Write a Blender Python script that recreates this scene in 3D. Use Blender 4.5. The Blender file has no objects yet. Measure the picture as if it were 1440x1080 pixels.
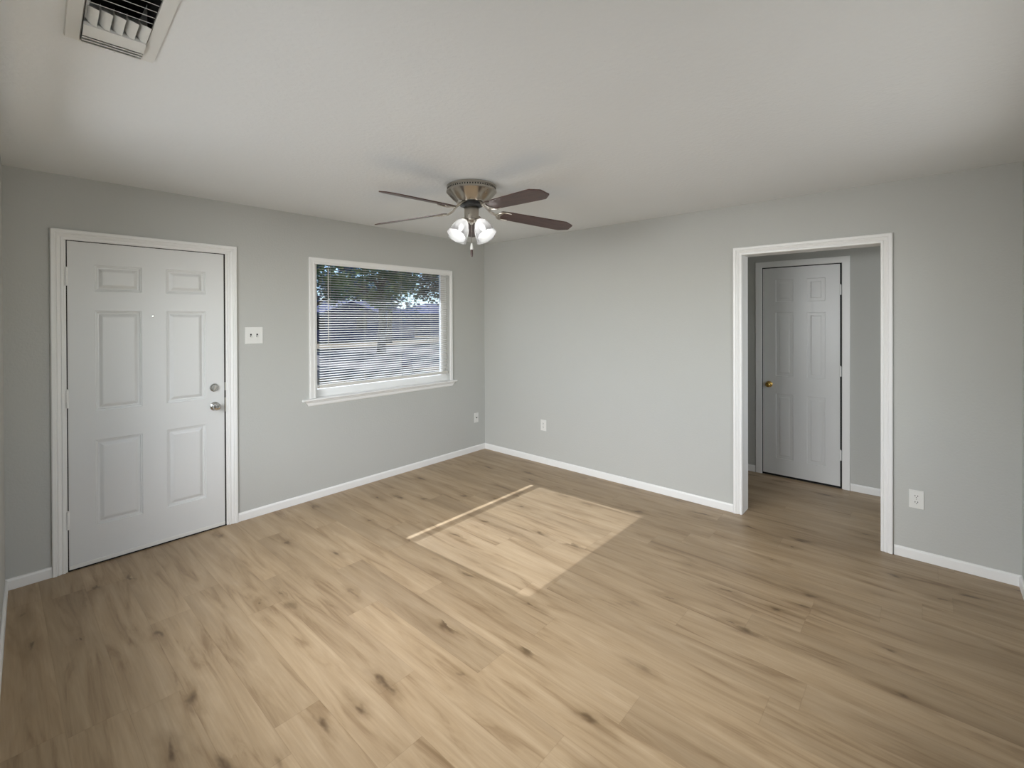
import bpy, bmesh, math, random
from mathutils import Vector, Matrix
R = math.radians
rnd = random.Random(7)
col = bpy.context.scene.collection
sc = bpy.context.scene

# ---------------------------------------------------------------- camera, light, exposure
CAM = Vector((-4.044, -3.8447, 1.5505))
YAW, PITCH, ROLL, F = R(43.2169), R(-0.2333), R(-0.2215), 655.378
PPX, PPY = 685.17, 451.04
fw = Vector((math.cos(YAW), math.sin(YAW), 0)); rt = Vector((math.sin(YAW), -math.cos(YAW), 0)); up = Vector((0, 0, 1))
f2 = fw * math.cos(PITCH) + up * math.sin(PITCH); u2 = up * math.cos(PITCH) - fw * math.sin(PITCH)
r2 = rt * math.cos(ROLL) + u2 * math.sin(ROLL); u3 = u2 * math.cos(ROLL) - rt * math.sin(ROLL)
cd = bpy.data.cameras.new('camera'); cam = bpy.data.objects.new('camera', cd); col.objects.link(cam)
M = Matrix((r2, u3, -f2)).transposed().to_4x4(); M.translation = CAM
cam.matrix_world = M
cd.sensor_width = 36; cd.sensor_fit = 'HORIZONTAL'
cd.lens = F * 36 / 1440; cd.shift_x = (720 - PPX) / 1440; cd.shift_y = (PPY - 540) / 1440
cd.clip_start = 0.02; cd.clip_end = 500
sc.camera = cam

SUN_DIR = Vector((0.035, -1.0, -0.77)).normalized()
SUN_E = 12.0
sd = bpy.data.lights.new('sun', 'SUN'); sd.energy = SUN_E; sd.angle = R(0.53); sd.color = (1, 0.975, 0.94)
sun = bpy.data.objects.new('sun', sd); col.objects.link(sun)
sun.rotation_euler = SUN_DIR.to_track_quat('-Z', 'Y').to_euler()

w = bpy.data.worlds.new('sky'); sc.world = w; w.use_nodes = True
nt = w.node_tree; nt.nodes.clear()
o = nt.nodes.new('ShaderNodeOutputWorld'); b = nt.nodes.new('ShaderNodeBackground'); s = nt.nodes.new('ShaderNodeTexSky')
s.sky_type = 'NISHITA'; s.sun_disc = False; s.sun_elevation = R(36.9); s.sun_rotation = R(2)
s.altitude = 100; s.air_density = 1.0; s.dust_density = 0.3
b.inputs[1].default_value = 0.21
mx = nt.nodes.new('ShaderNodeMix'); mx.data_type = 'RGBA'; mx.blend_type = 'MULTIPLY'; mx.inputs[0].default_value = 1.0; mx.inputs[7].default_value = (0.86, 0.97, 1.14, 1)
nt.links.new(s.outputs[0], mx.inputs[6]); nt.links.new(mx.outputs[2], b.inputs[0]); nt.links.new(b.outputs[0], o.inputs[0])

def area(name, loc, d, sx, sy, power, color):
    l = bpy.data.lights.new(name, 'AREA'); l.shape = 'RECTANGLE'; l.size = sx; l.size_y = sy; l.energy = power; l.color = color
    ob = bpy.data.objects.new(name, l); ob.location = loc
    ob.rotation_euler = Vector(d).to_track_quat('-Z', 'Y').to_euler(); col.objects.link(ob)
    return ob
# added unseen fill lights, as daylight through invented side, back and hall windows
FILL_COL = (0.955, 0.98, 1.0)
area('fill_side_sky', (-6.40, -1.90, 2.60), (1, 0, -0.55), 5.0, 2.6, 600, FILL_COL)
area('fill_side_high', (-5.10, -1.90, 2.20), (1, 0, -0.62), 3.0, 1.6, 75, FILL_COL)
area('fill_side_level', (-5.40, -1.90, 1.15), (1, 0, 0.10), 3.0, 2.2, 72, FILL_COL)
area('fill_back_near', (-2.00, -4.50, 1.45), (0, 1, 0), 2.4, 1.3, 14, FILL_COL)
area('fill_back_high', (-2.00, -5.30, 2.20), (0, 1, -0.62), 3.2, 1.6, 60, FILL_COL)
area('fill_hall', (0.70, -6.45, 1.45), (0, 1, 0.0), 0.8, 1.1, 30, (0.9, 0.95, 1.0))

vs = sc.view_settings
vs.view_transform = 'Standard'; vs.look = 'None'; vs.exposure = 0.0; vs.gamma = 1.0; vs.use_curve_mapping = False
sc.display_settings.display_device = 'sRGB'
sc.cycles.max_bounces = 10; sc.cycles.diffuse_bounces = 6; sc.cycles.transparent_max_bounces = 16
sc.cycles.sample_clamp_indirect = 6.0

# ---------------------------------------------------------------- materials
def srgb(r, g, b):
    f = lambda c: (c / 255 / 12.92) if c / 255 <= 0.04045 else ((c / 255 + 0.055) / 1.055) ** 2.4
    return (f(r), f(g), f(b), 1)
class NT:
    def __init__(s, name):
        s.m = bpy.data.materials.new(name); s.m.use_nodes = True; s.t = s.m.node_tree; s.t.nodes.clear()
        s.out = s.t.nodes.new('ShaderNodeOutputMaterial')
    def n(s, typ, ins=None, **props):
        nd = s.t.nodes.new('ShaderNode' + typ)
        for k, v in props.items(): setattr(nd, k, v)
        for k, v in (ins or {}).items():
            if isinstance(v, bpy.types.NodeSocket): s.t.links.new(v, nd.inputs[k])
            else: nd.inputs[k].default_value = v
        return nd
    def math(s, op, a, b=0.0, c=0.0):
        return s.n('Math', {0: a, 1: b, 2: c}, operation=op).outputs[0]
    def surf(s, sh): s.t.links.new(sh, s.out.inputs[0]); return s.m
    def mix(s, fac, a, b, bt='MIX'):
        nd = s.n('Mix', data_type='RGBA', blend_type=bt)
        for i, v in ((0, fac), (6, a), (7, b)):
            if isinstance(v, bpy.types.NodeSocket): s.t.links.new(v, nd.inputs[i])
            else: nd.inputs[i].default_value = v
        return nd.outputs[2]
    def ramp(s, fac, stops):
        nd = s.n('ValToRGB', {0: fac}); e = nd.color_ramp.elements
        while len(e) < len(stops): e.new(0.5)
        for i, (p, c) in enumerate(stops): e[i].position = p; e[i].color = c
        return nd.outputs[0]
def paint(name, c, rough=0.6, bump=0.0, scale=120.0, var=0.03, spec=0.4):
    t = NT(name); tc = t.n('TexCoord').outputs[3]
    n1 = t.n('TexNoise', {'Vector': tc, 'Scale': 2.3, 'Detail': 3.0}).outputs[0]
    c2 = t.mix(n1, tuple(x * (1 - var) for x in c[:3]) + (1,), tuple(min(1, x * (1 + var)) for x in c[:3]) + (1,))
    p = t.n('BsdfPrincipled', {'Base Color': c2, 'Roughness': rough, 'Specular IOR Level': spec})
    if bump:
        n2 = t.n('TexNoise', {'Vector': tc, 'Scale': scale, 'Detail': 3.0, 'Roughness': 0.55}).outputs[0]
        bp = t.n('Bump', {'Height': n2, 'Strength': bump, 'Distance': 0.004})
        t.t.links.new(bp.outputs[0], p.inputs['Normal'])
    return t.surf(p.outputs[0])
def metal(name, c, rough=0.3, aniso=False):
    t = NT(name)
    p = t.n('BsdfPrincipled', {'Base Color': c, 'Roughness': rough, 'Metallic': 1.0})
    tc = t.n('TexCoord').outputs[3]
    n = t.n('TexNoise', {'Vector': tc, 'Scale': 60.0, 'Detail': 2.0}).outputs[0]
    t.t.links.new(t.math('MULTIPLY_ADD', n, 0.15, rough - 0.07), p.inputs['Roughness'])
    return t.surf(p.outputs[0])

MW = paint('greige_wall_paint', srgb(183, 183, 178), 0.75, 0.35, 70.0, 0.015, 0.25)
MHALL = MW
MC = paint('ceiling_paint', srgb(224, 226, 226), 0.8, 0.55, 45.0, 0.015, 0.2)
MT = paint('white_trim_paint', srgb(228, 227, 224), 0.38, 0.05, 30.0, 0.01, 0.5)
MD = paint('white_door_paint', srgb(212, 212, 210), 0.33, 0.06, 25.0, 0.012, 0.5)
MPLATE = paint('white_plastic', srgb(218, 217, 212), 0.3, 0, 1, 0.005)
MDARK = paint('black_gap', srgb(14, 13, 12), 0.8)
MDUCT = paint('dark_duct', srgb(22, 22, 22), 0.8)
MBLIND = paint('blind_vinyl', srgb(208, 205, 198), 0.4, 0, 1, 0.01)
MVENT = paint('vent_enamel', srgb(216, 216, 212), 0.4, 0, 1, 0.01)
MNICK = metal('brushed_nickel', srgb(176, 170, 160), 0.3)
MCHROME = metal('satin_chrome', srgb(205, 205, 203), 0.16)
MBRASS = metal('polished_brass', srgb(205, 170, 95), 0.18)
MSLOT = paint('outlet_slot_dark', srgb(38, 36, 34), 0.6)
MBLACK = paint('black_rotor', srgb(18, 17, 16), 0.45)
MRUB = paint('dark_weatherstrip', srgb(48, 44, 40), 0.7)

def walnut():
    t = NT('walnut_blade'); tc = t.n('TexCoord').outputs[3]
    mp = t.n('Mapping', {'Vector': tc, 'Scale': (3, 40, 10)}).outputs[0]
    n = t.n('TexNoise', {'Vector': mp, 'Scale': 2.0, 'Detail': 5.0, 'Distortion': 0.6}).outputs[0]
    c = t.ramp(n, [(0.3, srgb(54, 35, 31)), (0.7, srgb(84, 58, 51))])
    return t.surf(t.n('BsdfPrincipled', {'Base Color': c, 'Roughness': 0.32, 'Specular IOR Level': 0.5}).outputs[0])
MWALNUT = walnut()

def floor_mat():
    t = NT('light_oak_plank'); tc = t.n('TexCoord').outputs[3]
    xyz = t.n('SeparateXYZ', {0: tc}).outputs; W, L = 0.181, 1.22
    u = t.math('DIVIDE', t.math('ADD', xyz[0], 0.06), W); row = t.math('FLOOR', u)
    ro = t.n('TexWhiteNoise', {'W': row}, noise_dimensions='1D').outputs[0]
    v = t.math('ADD', t.math('DIVIDE', xyz[1], L), t.math('MULTIPLY', ro, 7.31)); idx = t.math('FLOOR', v)
    cid = t.n('CombineXYZ', {0: row, 1: idx}).outputs[0]
    wn = t.n('TexWhiteNoise', {'Vector': cid}, noise_dimensions='2D'); rv, rc = wn.outputs
    rz = t.math('MULTIPLY', rv, 53.0)
    gv = t.n('CombineXYZ', {0: t.math('MULTIPLY', xyz[0], 16.0), 1: t.math('MULTIPLY', xyz[1], 1.6), 2: rz}).outputs[0]
    g1 = t.n('TexNoise', {'Vector': gv, 'Scale': 1.0, 'Detail': 5.0, 'Roughness': 0.58, 'Distortion': 0.9}).outputs[0]
    gv2 = t.n('CombineXYZ', {0: t.math('MULTIPLY', xyz[0], 120.0), 1: t.math('MULTIPLY', xyz[1], 4.0), 2: rz}).outputs[0]
    g2 = t.n('TexNoise', {'Vector': gv2, 'Scale': 1.0, 'Detail': 3.0, 'Roughness': 0.6}).outputs[0]
    gv3 = t.n('CombineXYZ', {0: t.math('MULTIPLY', xyz[0], 6.0), 1: t.math('MULTIPLY', xyz[1], 0.9), 2: rz}).outputs[0]
    g3 = t.n('TexNoise', {'Vector': gv3, 'Scale': 1.0, 'Detail': 2.0, 'Distortion': 0.4}).outputs[0]
    c = t.ramp(g1, [(0.28, srgb(128, 104, 76)), (0.46, srgb(163, 140, 110)), (0.72, srgb(178, 156, 127))])
    c = t.mix(t.n('MapRange', {0: g3, 1: 0.5, 2: 0.75, 3: 0.0, 4: 0.4}).outputs[0], c, srgb(120, 98, 72))
    c = t.mix(t.n('MapRange', {0: g2, 1: 0.3, 2: 0.7, 3: 0.25, 4: 0.0}).outputs[0], c, srgb(112, 90, 64))
    # plank to plank tone
    tone = t.n('MapRange', {0: rv, 1: 0.0, 2: 1.0, 3: 0.90, 4: 1.06}).outputs[0]
    c = t.mix(1.0, c, t.n('CombineColor', {0: tone, 1: tone, 2: t.math('MULTIPLY', tone, 0.995)}).outputs[0], 'MULTIPLY')
    # knots: one candidate spot per plank stretch, pulled long by the grain
    kv = t.n('CombineXYZ', {0: t.math('MULTIPLY', xyz[0], 7.0), 1: t.math('MULTIPLY', xyz[1], 2.6), 2: 0.0}).outputs[0]
    kn = t.n('TexNoise', {'Vector': kv, 'Scale': 3.1, 'Detail': 3.0}).outputs[1]
    kv2 = t.mix(0.55, kv, kn, 'ADD')
    vo = t.n('TexVoronoi', {'Vector': kv2, 'Scale': 1.0, 'Randomness': 1.0}, voronoi_dimensions='2D', feature='F1')
    kc = t.n('SeparateColor', {0: vo.outputs['Color']}).outputs
    sel = t.n('MapRange', {0: kc[0], 1: 0.66, 2: 1.0, 3: 0.0, 4: 1.0}).outputs[0]
    rad = t.math('MULTIPLY_ADD', kc[1], 0.16, 0.06)
    kd = t.n('MapRange', {0: vo.outputs['Distance'], 1: 0.0, 2: rad, 3: 0.85, 4: 0.0}, interpolation_type='SMOOTHSTEP').outputs[0]
    halo = t.n('MapRange', {0: vo.outputs['Distance'], 1: 0.05, 2: 0.42, 3: 0.42, 4: 0.0}, interpolation_type='SMOOTHERSTEP').outputs[0]
    c = t.mix(t.math('MULTIPLY', halo, t.math('MINIMUM', t.math('MULTIPLY', sel, 4.0), 1.0)), c, srgb(118, 95, 66))
    c = t.mix(t.math('MULTIPLY', kd, t.math('MINIMUM', t.math('MULTIPLY', sel, 3.0), 1.0)), c, srgb(84, 64, 42))
    # seams
    fu = t.math('FRACT', u); fv = t.math('FRACT', v)
    eu = t.math('MULTIPLY', t.math('MINIMUM', fu, t.math('SUBTRACT', 1.0, fu)), W)
    ev = t.math('MULTIPLY', t.math('MINIMUM', fv, t.math('SUBTRACT', 1.0, fv)), L)
    e = t.math('MINIMUM', eu, ev)
    sm = t.n('MapRange', {0: e, 1: 0.0006, 2: 0.0022, 3: 0.2, 4: 0.0}).outputs[0]
    c = t.mix(sm, c, srgb(96, 72, 46))
    rough = t.math('MULTIPLY_ADD', g2, 0.15, 0.33)
    bp = t.n('Bump', {'Height': t.math('SUBTRACT', t.math('MULTIPLY', g2, 0.3), sm), 'Strength': 0.12, 'Distance': 0.001})
    p = t.n('BsdfPrincipled', {'Base Color': c, 'Roughness': rough, 'Specular IOR Level': 0.45, 'Normal': bp.outputs[0]})
    return t.surf(p.outputs[0])
MF = floor_mat()

def glass(name, tint=(1, 1, 1, 1)):
    t = NT(name)
    tr = t.n('BsdfTransparent', {0: tint}).outputs[0]; gl = t.n('BsdfGlossy', {'Color': (1, 1, 1, 1), 'Roughness': 0.0}).outputs[0]
    fr = t.n('Fresnel', {0: 1.45}).outputs[0]
    return t.surf(t.n('MixShader', {0: t.math('MULTIPLY', fr, 0.8), 1: tr, 2: gl}).outputs[0])
MGLASS = glass('window_pane', (0.88, 0.93, 1.0, 1))
def frosted():
    t = NT('frosted_shade_glass')
    tr = t.n('BsdfTranslucent', {0: (0.9, 0.9, 0.9, 1)}).outputs[0]; df = t.n('BsdfDiffuse', {0: (0.85, 0.85, 0.85, 1)}).outputs[0]
    tp = t.n('BsdfTransparent', {0: (0.95, 0.95, 0.95, 1)}).outputs[0]; gl = t.n('BsdfGlossy', {'Roughness': 0.12}).outputs[0]
    a = t.n('MixShader', {0: 0.45, 1: tr, 2: df}).outputs[0]
    a = t.n('MixShader', {0: 0.22, 1: a, 2: tp}).outputs[0]
    fr = t.n('Fresnel', {0: 1.45}).outputs[0]
    return t.surf(t.n('MixShader', {0: fr, 1: a, 2: gl}).outputs[0])
MFROST = frosted()
def emis(name, c, st):
    t = NT(name); return t.surf(t.n('Emission', {0: c, 1: st}).outputs[0])
MBULB = emis('lit_bulb', (1, 0.99, 0.97, 1), 20.0)
def noisy(name, c1, c2, scale, rough=0.9, detail=4.0):
    t = NT(name); tc = t.n('TexCoord').outputs[3]
    n = t.n('TexNoise', {'Vector': tc, 'Scale': scale, 'Detail': detail}).outputs[0]
    c = t.ramp(n, [(0.35, c1), (0.65, c2)])
    return t.surf(t.n('BsdfPrincipled', {'Base Color': c, 'Roughness': rough, 'Specular IOR Level': 0.2}).outputs[0])
def leaf(name, c1, c2):
    t = NT(name); tc = t.n('TexCoord').outputs[3]
    n = t.n('TexNoise', {'Vector': tc, 'Scale': 0.6, 'Detail': 3.0}).outputs[0]
    c = t.ramp(n, [(0.38, c1), (0.62, c2)])
    d = t.n('BsdfDiffuse', {0: c}).outputs[0]; tr = t.n('BsdfTranslucent', {0: c}).outputs[0]
    return t.surf(t.n('MixShader', {0: 0.3, 1: d, 2: tr}).outputs[0])

# ---------------------------------------------------------------- mesh helpers
class MB:
    def __init__(s): s.bm = bmesh.new()
    def box(s, x0, x1, y0, y1, z0, z1, bev=0.0, mat=None):
        bm = s.bm if not bev else bmesh.new()
        vs_ = [bm.verts.new((x, y, z)) for x in (x0, x1) for y in (y0, y1) for z in (z0, z1)]
        for f in ((0, 1, 3, 2), (4, 6, 7, 5), (0, 4, 5, 1), (2, 3, 7, 6), (0, 2, 6, 4), (1, 5, 7, 3)):
            bm.faces.new([vs_[i] for i in f])
        if bev:
            bmesh.ops.bevel(bm, geom=bm.edges[:], offset=bev, segments=2, affect='EDGES', profile=0.5)
            s.merge(bm, mat)
        elif mat: bmesh.ops.transform(bm, matrix=mat, verts=vs_)
        return s
    def merge(s, bm2, mat=None):
        mp = {}
        for v in bm2.verts: mp[v] = s.bm.verts.new(mat @ v.co if mat else v.co)
        for f in bm2.faces:
            try: s.bm.faces.new([mp[v] for v in f.verts])
            except ValueError: pass
        bm2.free()
    def lathe(s, prof, n=32, mat=None, mod=None):
        """prof: list of (r, z) about the z axis"""
        rings = []; nv = []
        for (r, z) in prof:
            if r < 1e-6: rg = [s.bm.verts.new((0, 0, z))]
            else: rg = [s.bm.verts.new(((r * (mod(2 * math.pi * i / n, z) if mod else 1)) * math.cos(2 * math.pi * i / n), (r * (mod(2 * math.pi * i / n, z) if mod else 1)) * math.sin(2 * math.pi * i / n), z)) for i in range(n)]
            rings.append(rg); nv += rg
        for a, b2 in zip(rings, rings[1:]):
            for i in range(n):
                j = (i + 1) % n
                if len(a) == 1 and len(b2) == 1: continue
                if len(a) == 1: s.bm.faces.new((a[0], b2[j], b2[i]))
                elif len(b2) == 1: s.bm.faces.new((a[i], a[j], b2[0]))
                else: s.bm.faces.new((a[i], a[j], b2[j], b2[i]))
        if mat: bmesh.ops.transform(s.bm, matrix=mat, verts=nv)
        return s
    def tube(s, pts, r, n=8, cap=True):
        pts = [Vector(p) for p in pts]; rr = r if isinstance(r, (list, tuple)) else [r] * len(pts)
        rings = []; prev = None
        for i, p in enumerate(pts):
            d = (pts[min(i + 1, len(pts) - 1)] - pts[max(i - 1, 0)]).normalized()
            a = d.cross(Vector((0, 0, 1)))
            if a.length < 1e-3: a = d.cross(Vector((1, 0, 0)))
            a.normalize(); b2 = d.cross(a)
            if prev and a.dot(prev) < 0: a = -a; b2 = -b2
            prev = a
            rings.append([s.bm.verts.new(p + (a * math.cos(2 * math.pi * k / n) + b2 * math.sin(2 * math.pi * k / n)) * rr[i]) for k in range(n)])
        for a, b2 in zip(rings, rings[1:]):
            for k in range(n): s.bm.faces.new((a[k], a[(k + 1) % n], b2[(k + 1) % n], b2[k]))
        if cap: s.bm.faces.new(rings[0]); s.bm.faces.new(rings[-1])
        return s
    def prism(s, poly, ext, mat=None):
        """poly: 2D outline in xy, ext = (z0, z1)"""
        a = [s.bm.verts.new((x, y, ext[0])) for x, y in poly]; b2 = [s.bm.verts.new((x, y, ext[1])) for x, y in poly]
        s.bm.faces.new(a); s.bm.faces.new(b2); n = len(poly)
        for i in range(n): s.bm.faces.new((a[i], a[(i + 1) % n], b2[(i + 1) % n], b2[i]))
        if mat: bmesh.ops.transform(s.bm, matrix=mat, verts=a + b2)
        return s
    def build(s, name, m, parent=None, smooth=False, loc=None, label=None):
        bmesh.ops.recalc_face_normals(s.bm, faces=s.bm.faces[:])
        me = bpy.data.meshes.new(name); s.bm.to_mesh(me); s.bm.free()
        ob = bpy.data.objects.new(name, me); me.materials.append(m); col.objects.link(ob)
        if smooth:
            for p in me.polygons: p.use_smooth = True
            me.set_sharp_from_angle(angle=R(38))
        if parent: ob.parent = parent
        if loc is not None: ob.location = loc
        if label: ob['label'] = label
        return ob
def struct(ob, label=None):
    ob['kind'] = 'structure'
    if label: ob['label'] = label
    return ob
def empty(name, loc, rz=0.0):
    ob = bpy.data.objects.new(name, None); ob.location = loc; ob.rotation_euler = (0, 0, rz); ob.empty_display_size = 0.1
    col.objects.link(ob); return ob
def tag(ob, label, cat, group=None):
    ob['label'] = label; ob['category'] = cat
    if group: ob['group'] = group
    return ob
def holed(mb, us, vs2, holes, place):
    """grid of boxes in (u,v) with holes; place(u0,u1,v0,v1) adds one box"""
    U = sorted(set(us + [h[i] for h in holes for i in (0, 1)])); V = sorted(set(vs2 + [h[i] for h in holes for i in (2, 3)]))
    for u0, u1 in zip(U, U[1:]):
        v0 = None
        for a, b2 in zip(V, V[1:]):
            cu, cv = (u0 + u1) / 2, (a + b2) / 2
            inh = any(h[0] < cu < h[1] and h[2] < cv < h[3] for h in holes)
            if not inh and v0 is None: v0 = a
            if inh and v0 is not None: place(u0, u1, v0, a); v0 = None
        if v0 is not None: place(u0, u1, v0, V[-1])

H = 2.44; T = 0.149; SX = 1.219   # ceiling height, wall thickness, hall wall plane
YB = -4.25                        # back wall plane
BY = -6.2                         # hall end

# ---------------------------------------------------------------- shell
DX0, DX1, DZ = -3.745, -2.818, 2.058      # front door rough opening
WX0, WX1, WZ0, WZ1 = -2.126, -0.562, 0.850, 2.062
OY0, OY1, OZ = -3.631, -2.797, 2.042      # clear cased opening
mb = MB(); holed(mb, [-4.6, T], [0, H + 0.1], [(DX0, DX1, -0.001, DZ), (WX0, WX1, WZ0, WZ1)], lambda a, b2, c, d: mb.box(a, b2, 0, T, c, d))
wl = struct(mb.build('wall_left', MW), 'long greige wall with the front door and window')
mb = MB(); holed(mb, [YB - T, 0], [0, H + 0.1], [(OY0 - 0.02, OY1 + 0.02, -0.001, OZ + 0.02)], lambda a, b2, c, d: mb.box(0, T, a, b2, c, d))
struct(mb.build('wall_right', MW), 'greige wall pierced by the cased opening to the hall')
# side wall beside the camera: slightly out of square, with an added window for fill light
sidep = lambda y, off=0.0: (-3.998 + 0.0385 * y - off)
mb = MB()
def side(a, b2, c, d):
    v = [mb.bm.verts.new((sidep(y, of), y, z)) for of in (0, T) for y in (a, b2) for z in (c, d)]
    for f in ((0, 1, 3, 2), (4, 6, 7, 5), (0, 4, 5, 1), (2, 3, 7, 6), (0, 2, 6, 4), (1, 5, 7, 3)): mb.bm.faces.new([v[i] for i in f])
holed(mb, [YB - T, 0.0], [0, H + 0.1], [(-2.90, -0.95, 0.8, 2.1)], side)
struct(mb.build('wall_side', MW), 'greige wall at the far left edge of the view')
mb = MB(); holed(mb, [-4.5, 0], [0, H + 0.1], [(-3.2, -0.8, 0.8, 2.1)], lambda a, b2, c, d: mb.box(a, b2, YB - T, YB, c, d))
struct(mb.build('wall_back', MW), 'greige wall meeting the cased wall at the right edge of the view')
# hall
MHW = MW
struct(MB().box(SX, SX + 0.1, BY, -0.6, 0, H + 0.1).build('wall_hall', MHW), 'hall wall carrying the narrow panel door')
struct(MB().box(T, SX, -0.7, -0.6, 0, H + 0.1).build('wall_hall_end', MHW), 'closed end of the hall')
mb = MB(); holed(mb, [T - 0.1, SX + 0.1], [0, H + 0.1], [(0.3, 1.1, 0.9, 2.0)], lambda a, b2, c, d: mb.box(a, b2, BY - 0.1, BY, c, d))
struct(mb.build('wall_hall_far', MHW), 'far end of the hall, with an added window')
struct(MB().box(0, T, BY, YB - T, 0, H + 0.1).build('wall_hall_side', MHW), 'hall side wall past the room')
# floor and ceiling
struct(MB().box(-4.6, SX + 0.1, BY - 0.1, T, -0.06, 0).build('floor', MF), 'light oak plank floor running through to the hall')
VX0, VX1, VY0, VY1 = -3.850, -3.705, -2.38, -1.955
mb = MB(); holed(mb, [-4.6, SX + 0.1], [BY - 0.1, T], [(VX0, VX1, VY0, VY1)], lambda a, b2, c, d: mb.box(a, b2, c, d, H, H + 0.1))
struct(mb.build('ceiling', MC), 'textured off-white ceiling')

# baseboards
BH, BT = 0.064, 0.012
def bb_seg(mb, p0, p1, nrm, h=BH):
    p0, p1, nrm = Vector(p0), Vector(p1), Vector(nrm)
    prof = [(0, 0.0), (BT, 0.0), (BT, h - 0.012), (BT - 0.004, h - 0.003), (0.004, h), (0, h)]
    a = [mb.bm.verts.new((p0.x + nrm.x * t, p0.y + nrm.y * t, z + 0.001)) for t, z in prof]
    b2 = [mb.bm.verts.new((p1.x + nrm.x * t, p1.y + nrm.y * t, z + 0.001)) for t, z in prof]
    mb.bm.faces.new(a); mb.bm.faces.new(b2)
    for i in range(len(prof)): j = (i + 1) % len(prof); mb.bm.faces.new((a[i], a[j], b2[j], b2[i]))
mb = MB(); bb_seg(mb, (-3.998, 0), (-3.802, 0), (0, -1)); bb_seg(mb, (-2.756, 0), (0, 0), (0, -1)); struct(mb.build('baseboard_left', MT))
mb = MB(); bb_seg(mb, (0, -BT), (0, -2.735), (-1, 0)); bb_seg(mb, (0, -3.697), (0, YB), (-1, 0)); struct(mb.build('baseboard_right', MT))
mb = MB(); bb_seg(mb, (sidep(-0.0), -BT), (sidep(YB), YB), (1, 0)); struct(mb.build('baseboard_side', MT))
mb = MB(); bb_seg(mb, (-4.1, YB), (-BT, YB), (0, 1)); struct(mb.build('baseboard_back', MT))
mb = MB(); bb_seg(mb, (SX, -0.7), (SX, -2.600), (-1, 0)); bb_seg(mb, (SX, -3.358), (SX, BY), (-1, 0)); struct(mb.build('baseboard_hall', MT))

# casings: U shaped mitred moulding. P(u, v, d) -> point; u along wall, v up, d out of the wall
def casing(mb, u0, u1, top, prof, P, bottom=0.0, close=False):
    """prof: list of (offset outward, protrusion) closed loop"""
    st = []
    for k in range(4):
        ring = []
        for off, d in prof:
            u = u0 - off if k < 2 else u1 + off
            v = bottom if k in (0, 3) else top + off
            ring.append(mb.bm.verts.new(P(u, v, d)))
        st.append(ring)
    for a, b2 in zip(st, st[1:]):
        n = len(prof)
        for i in range(n): j = (i + 1) % n; mb.bm.faces.new((a[i], a[j], b2[j], b2[i]))
    mb.bm.faces.new(st[0]); mb.bm.faces.new(st[-1])
def colonial(wd):
    k = wd / 0.063
    return [(0, 0), (0, 0.007), (0.003 * k, 0.011), (0.013 * k, 0.0115), (0.016 * k, 0.007), (0.019 * k, 0.0075), (0.027 * k, 0.014), (0.034 * k, 0.0165), (0.036 * k, 0.0135), (0.039 * k, 0.0135), (0.043 * k, 0.019), (0.058 * k, 0.0195), (wd, 0.015), (wd, 0)]
PL = lambda u, v, d: (u, -d, v)            # window wall
PR = lambda u, v, d: (-d, u, v)            # cased wall
PH = lambda u, v, d: (SX - d, u, v)        # hall wall
mb = MB(); casing(mb, -3.738, -2.820, 2.046, colonial(0.063), PL, 0.001); t1 = struct(mb.build('trim_1', MT), 'white casing around the front door')
mb = MB(); casing(mb, OY0 + 0.002, OY1 - 0.002 + 0.004, OZ, colonial(0.062), PR, 0.001)
# jamb liner of the cased opening
mb.box(0.0, T, OY0 - 0.019, OY0, 0.001, OZ); mb.box(0.0, T, OY1, OY1 + 0.019, 0.001, OZ); mb.box(0.0, T, OY0 - 0.019, OY1 + 0.019, OZ, OZ + 0.019)
casing(mb, OY0, OY1, OZ, colonial(0.062), lambda u, v, d: (T + d, u, v), 0.001)
struct(mb.build('trim_2', MT), 'white casing and jamb of the opening to the hall')
flat = [(0, 0), (0, 0.010), (0.004, 0.013), (0.054, 0.013), (0.057, 0.010), (0.057, 0)]
mb = MB(); casing(mb, -3.298, -2.660, 2.046, flat, PH, 0.001); struct(mb.build('trim_3', MT), 'flat white casing around the hall door')

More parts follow.
